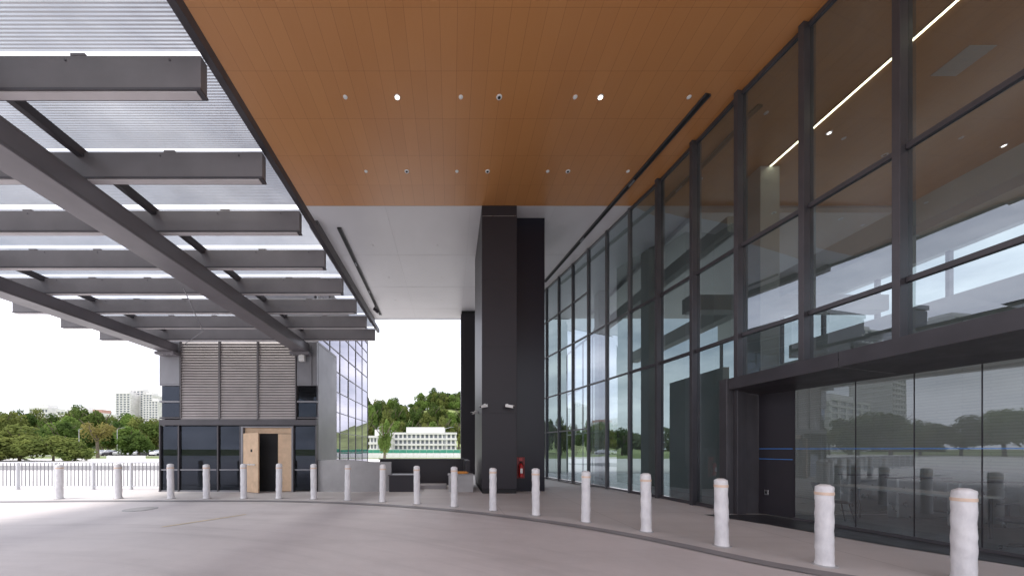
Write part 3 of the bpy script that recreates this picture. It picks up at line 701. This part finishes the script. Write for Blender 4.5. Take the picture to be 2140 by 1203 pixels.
def tree(x,y,h,r,ci,lab='leafy green tree in the distance',crown=None,z=None,full=.36):
    z=hill(x,y)-.4 if z is None else z
    e=empty('tree',(x,y,z)); 
    o=bpy.data.objects.new('trunk',trunks[ci%2]); o.parent=e; o.scale=(h,h,h); COL.objects.link(o); o.rotation_euler=(0,0,rt.uniform(0,6.28))
    c=bpy.data.objects.new('crown',crown or crowns[ci%len(crowns)]); c.parent=e; COL.objects.link(c)
    hz=h*full; c.location=(0,0,h-hz*.95); c.scale=(r,r,hz*1.15); c.rotation_euler=(0,0,rt.uniform(0,6.28))
    tag(e,lab,'tree','trees in the background')
def treepx(pxx,top,Y,rpx,ci,**kw):
    X=(pxx-943)/700*Y; zt=1.6+(938-top)/700*Y; z=hill(X,Y)-.4
    tree(X,Y,max(3,zt-z),rpx/700*Y,ci,z=z,**kw)
for i,xp in enumerate(range(-80,345,24)):
    t=850+rt.uniform(-6,18)+(16 if 215<xp else 0)
    treepx(xp+rt.uniform(-8,8),t,150+rt.uniform(-8,8),rt.uniform(26,36),i,full=.45)
for i,xp in enumerate(range(70,345,30)): treepx(xp+rt.uniform(-8,8),888+rt.uniform(-12,12),105,rt.uniform(28,38),i+2,full=.45)
for i,(xp,t,r) in enumerate(((40,884,66),(112,902,56),(-45,888,74),(0,914,54),(158,930,36))): treepx(xp,t,46,r,[1,4,1,4,1][i],lab='broad olive green rain tree beyond the railing',full=.5)
treepx(205,868,62,36,1,crown=sparse,lab='sparse yellow-green tree with visible trunk and limbs')
treepx(128,872,80,38,0,lab='dense dark green tree beyond the railing',full=.48)
treepx(290,905,70,36,2,full=.48)
for i,xp in enumerate(range(668,1000,11)):
    t=828+rt.uniform(-8,8)-(12 if 885<xp<975 else 0)
    if 838<xp<880: t+=12
    treepx(xp+rt.uniform(-4,4),t,192+rt.uniform(-8,10),rt.uniform(16,22),[1,0,3,2,4,5][i%6],full=.6)
for i,xp in enumerate(range(672,990,17)):
    if 842<xp<866: continue
    treepx(xp+rt.uniform(-5,5),850+rt.uniform(-9,9),165+rt.uniform(-6,6),rt.uniform(17,23),[1,3,0,4,2][i%5],full=.55)
for i,xp in enumerate(range(675,990,19)): treepx(xp+rt.uniform(-5,5),876+rt.uniform(-9,9),132,rt.uniform(17,24),[3,1,0,4][i%4],full=.55)
for i,xp in enumerate((803,680,722)): treepx(xp,[874,880,885][i],52,[17,20,18][i],3,lab='slender bright green tree near the hoarding',full=.48)
for i in range(30):
    d=120+rt.uniform(-20,30); tree(-math.sin(R(60+i*2.4))*d,math.cos(R(60+i*2.4))*d,rt.uniform(8,13),rt.uniform(5,8),i,full=.45)
for i,xp in enumerate(range(1140,1330,32)): treepx(xp,880+rt.uniform(-15,15),90,24,i,full=.5)
v=[];f=[];rr=random.Random(3)
for _ in range(26000):
    a=rr.uniform(-80,45); d=rr.uniform(330,380); top=17+7*noise.noise(Vector((a*.35,0,0)))+4*noise.noise(Vector((a*1.9,5,0)))
    p=Vector((math.sin(R(a))*d,math.cos(R(a))*d,rr.uniform(-1,max(3,top)))); s=rr.uniform(1.0,2.2)
    A=Vector((rr.gauss(0,1),rr.gauss(0,1),rr.gauss(0,1))).normalized();B=A.orthogonal().normalized()
    i=len(v); v+=[tuple(p-A*s),tuple(p-B*s),tuple(p+A*s),tuple(p+B*s)]; f.append((i,i+1,i+2,i+3))
me=bpy.data.meshes.new('woodland'); me.from_pydata(v,[],f)
o=link('woodland',me,(0,0,0),None,leafmat('leaves_hazy_green',(.12,.16,.10),(.18,.22,.13),(.17,.20,.12))); tag(o,'far hazy green belt of woodland','woodland',kind='stuff')  # air haze is mixed into these leaf colours

def block(name,x,y,w,d,h,fl,bays,lab,cat,z=0,roof=None):
    e=empty(name,(x,y,z)); mb=MB(); mb.box(x-w/2+.6,x+w/2-.6,y-d/2+.6,y+d/2-.6,z,z+h-.2); mb.obj('glazing',M['win'],e)
    mb=MB(); fh=h/fl
    for i in range(fl+1): mb.box(x-w/2,x+w/2,y-d/2,y+d/2,z+i*fh-.18*fh,z+i*fh+.18*fh)
    for i in range(bays+1):
        xx=x-w/2+.4+(w-.8)*i/bays
        for j in range(fl): mb.box(xx-.18*w/bays,xx+.18*w/bays,y-d/2+.25,y+d/2-.25,z+j*fh+.18*fh+.01,z+(j+1)*fh-.18*fh-.01)
    mb.obj('wall',M['wall'],e)
    mb=MB(); mb.box(x-w*.3,x+w*.3,y-d*.3,y+d*.3,z+h+.2*fh,z+h+.2*fh+min(4,fh)); mb.obj('roof',roof or M['wall'],e)
    tag(e,lab,cat)
def bpx(x0,x1,top,Y,fl,bays,lab,d=18,z=-.2,**kw):
    X0=(x0-943)/700*Y;X1=(x1-943)/700*Y;zt=1.6+(938-top)/700*Y
    block('residential_block',(X0+X1)/2,Y+d/2,X1-X0,d,zt-z,fl,bays,lab,'building',z,**kw)
bpx(241,272,822,520,24,4,'tall white apartment tower beyond the trees'); bpx(270,300,816,535,26,4,'tall white apartment tower beyond the trees'); bpx(298,318,824,525,24,3,'tall white apartment tower beyond the trees'); bpx(310,330,838,500,20,3,'shorter white apartment tower beyond the trees')
bpx(60,100,853,400,9,6,'white mid-rise building above the tree line'); bpx(118,185,858,390,8,9,'long white low-rise building above the tree line'); bpx(180,212,864,380,7,5,'white building with reddish roof above the trees',roof=M['pink'])
bpx(820,955,905,92,4,14,'white four-storey block with open corridors',d=10); bpx(770,818,912,88,3,6,'pale low-rise block behind the hoarding',d=10)
for i,(a,d,w,h) in enumerate(((-60,420,28,85),(-64,440,30,100),(-67,400,40,40),(-72,300,60,30),(-76,380,30,70))):
    block('residential_block',math.sin(R(a))*d,math.cos(R(a))*d,w,20,h,max(6,int(h/3.6)),5,'pale apartment tower beyond the trees','building')
e=empty('site_hoarding',(-8,60,0)); tag(e,'green and white site hoarding along the road','hoarding')
mb=MB()
for i in range(26): mb.box(-20+i*1.2,-20+i*1.2+1.16,60,60.06,.05,.9)
mb.obj('lower_sheet',M['white'],e)
mb=MB()
for i in range(26): mb.box(-20+i*1.2,-20+i*1.2+1.16,60,60.06,.92,1.5)
mb.obj('upper_sheet',M['green'],e)
mb=MB()
for i in range(14): mb.box(-20+i*2.4,-20+i*2.4+.08,60.07,60.15,0,1.6)
mb.obj('post',M['steelb'],e)
def lamp(x,y,h):
    e=empty('street_lamp',(x,y,0)); mb=MB(); mb.cyl((x,y,0),(x,y,h),.11,.06,10); mb.obj('pole',M['steelb'],e)
    mb=MB(); mb.cyl((x,y,h),(x+1.4,y,h+.35),.05,.04,8); mb.obj('arm',M['steelb'],e)
    mb=MB(); mb.box(x+1.3,x+2.0,y-.14,y+.14,h+.3,h+.42); mb.obj('lamp_head',M['alum2'],e)
    tag(e,'tall grey street lamp with single arm','street lamp','street lamps along the road')
for xp,Y,h in ((165,75,6),(245,90,7),(60,95,7),(790,75,6.5),(930,80,6.5),(700,70,6)): lamp((xp-943)/700*Y,Y,h)
prof=[(-2.2,.35),(-2.2,.8),(-1.9,.95),(-1.2,1.0),(-.7,1.42),(.7,1.45),(1.35,1.0),(2.05,.9),(2.2,.7),(2.2,.35)]
def carparts(col):
    mb=MB(); n=len(prof); w=.85
    for i in range(n):
        a=prof[i];b=prof[(i+1)%n]; wa=w if a[1]<1.1 else .68; wb=w if b[1]<1.1 else .68
        mb.quad((a[0],-wa,a[1]),(b[0],-wb,b[1]),(b[0],wb,b[1]),(a[0],wa,a[1]))
    for s in (-1,1):
        i=len(mb.v); mb.v+=[(p[0],s*(w if p[1]<1.1 else .68),p[1]) for p in prof]; mb.f.append(tuple(range(i,i+n)) if s<0 else tuple(range(i,i+n))[::-1]); mb.m.append(0)
    body=mb.mesh('body'); body.materials.append(col)
    mb=MB()
    for s in (-1,1): mb.quad((-1.0,s*.835,1.03),(1.15,s*.835,1.03),(.65,s*.705,1.38),(-.6,s*.715,1.38))
    mb.quad((1.30,-.6,1.06),(1.30,.6,1.06),(.76,.6,1.43),(.76,-.6,1.43)); mb.quad((-1.18,-.6,1.06),(-1.18,.6,1.06),(-.76,.6,1.42),(-.76,-.6,1.42))
    win=mb.mesh('window'); win.materials.append(M['win']); return body,win
mb=MB(); mb.cyl((0,-.1,0),(0,.1,0),.32,.32,16); whl=mb.mesh('wheel'); whl.materials.append(M['rubber'])
cols=[('white',M['white']),('silver',M['steelb']),('dark grey',M['alum'])]
cps=[(n_,)+carparts(c_) for n_,c_ in cols]
for i in range(9):
    nme,body,win=cps[[0,1,0,2,1,0,1,2,0][i]]; Y=85; X=(185+i*19-943)/700*Y
    e=empty('parked_car',(X,Y,-.03)); e.rotation_euler=(0,0,R(80+random.uniform(-5,5)))
    for n_,me in (('body',body),('window',win)):
        o=bpy.data.objects.new(n_,me); o.parent=e; COL.objects.link(o)
    for wx,wy_ in ((-1.35,-.78),(-1.35,.78),(1.35,-.78),(1.35,.78)):
        o=bpy.data.objects.new('wheel',whl); o.parent=e; o.location=(wx,wy_,.33); COL.objects.link(o)
    tag(e,nme+' car parked beyond the railing','car','cars parked by the lawn')
g=poly('car_park',[(-115,80),(-65,80),(-65,90),(-115,90)],-.045,M['band']); tag(g,'asphalt car park strip beside the lawn','road',kind='structure')
g=poly('far_road',[(-140,26),(-9,26),(-9,33),(-140,33)],-.015,simple('worn_asphalt',(.19,.185,.185),.85,0,.2,.3)); tag(g,'worn asphalt road beyond the deck railing','road',kind='structure')
P_=[(-.28,0),(-.28,.25),(-.1,.55),(-.08,.9),(.08,.9),(.1,.55),(.28,.25),(.28,0)]
mb=MB(); n=len(P_)
for i in range(n):
    a=P_[i];b=P_[(i+1)%n]; mb.quad((-.98,a[0],a[1]),(.98,a[0],a[1]),(.98,b[0],b[1]),(-.98,b[0],b[1]))
for s in (-.98,.98): i=len(mb.v); mb.v+=[(s,p[0],p[1]) for p in P_]; mb.f.append(tuple(range(i,i+n))); mb.m.append(0)
barw=mb.mesh('body'); barw.materials.append(M['white'])
for i,(x,y) in enumerate(((-38,38),(-35.8,38),(-29,37.5),(-26.8,37.8),(-24.6,37.6))):
    e=empty('road_barrier',(x,y,-.03)); e.rotation_euler=(0,0,R(random.uniform(-6,6)))
    o=bpy.data.objects.new('body',barw); o.parent=e; COL.objects.link(o)
    tag(e,'white plastic road barrier beyond the railing','barrier','plastic road barriers beyond the railing')

# ------------------------------------------------------------------ world, sun, camera
SE,SA=R(63),R(-108)
w=bpy.data.worlds.new('World'); scene.world=w; w.use_nodes=True; nt=w.node_tree; nt.nodes.clear()
out=nt.nodes.new('ShaderNodeOutputWorld'); bg=nt.nodes.new('ShaderNodeBackground')
sky=nt.nodes.new('ShaderNodeTexSky'); sky.sky_type='NISHITA'; sky.sun_disc=False; sky.sun_elevation=SE; sky.sun_rotation=SA; sky.air_density=1; sky.dust_density=2.5
tc=nt.nodes.new('ShaderNodeTexCoord')
f1=nse(nt,tc.outputs['Generated'],2.2,7,.6,sc=(1,1,2.5))
cl=ramp(nt,f1,.36,.58)
cc=mixc(nt,ramp(nt,nse(nt,tc.outputs['Generated'],4,6,.6,sc=(1,1,2.5)),.3,.7),(10.5,10.8,12.6),(18.0,17.6,18.4))
c=mixc(nt,math_(nt,'MULTIPLY_ADD',cl,.55,.42),sky.outputs[0],cc)
L(nt,c,bg.inputs[0]); bg.inputs[1].default_value=.148; L(nt,bg.outputs[0],out.inputs[0])
sd=bpy.data.lights.new('sun','SUN'); sd.energy=3.0; sd.angle=R(10); sd.color=(1,.95,.88)
so=bpy.data.objects.new('sun',sd); COL.objects.link(so)
d=Vector((math.sin(SA)*math.cos(SE),math.cos(SA)*math.cos(SE),math.sin(SE)))
so.rotation_euler=d.to_track_quat('Z','Y').to_euler()
cd=bpy.data.cameras.new('camera'); cam=bpy.data.objects.new('camera',cd); COL.objects.link(cam)
cd.sensor_width=36; cd.lens=700/2140*36; cd.shift_x=127/2140; cd.shift_y=336.5/2140; cd.clip_end=5000; cd.clip_start=.05
cam.location=(0,0,1.6); cam.rotation_euler=(R(90),0,0); scene.camera=cam
scene.view_settings.view_transform='Standard'; scene.view_settings.look='None'; scene.view_settings.exposure=0
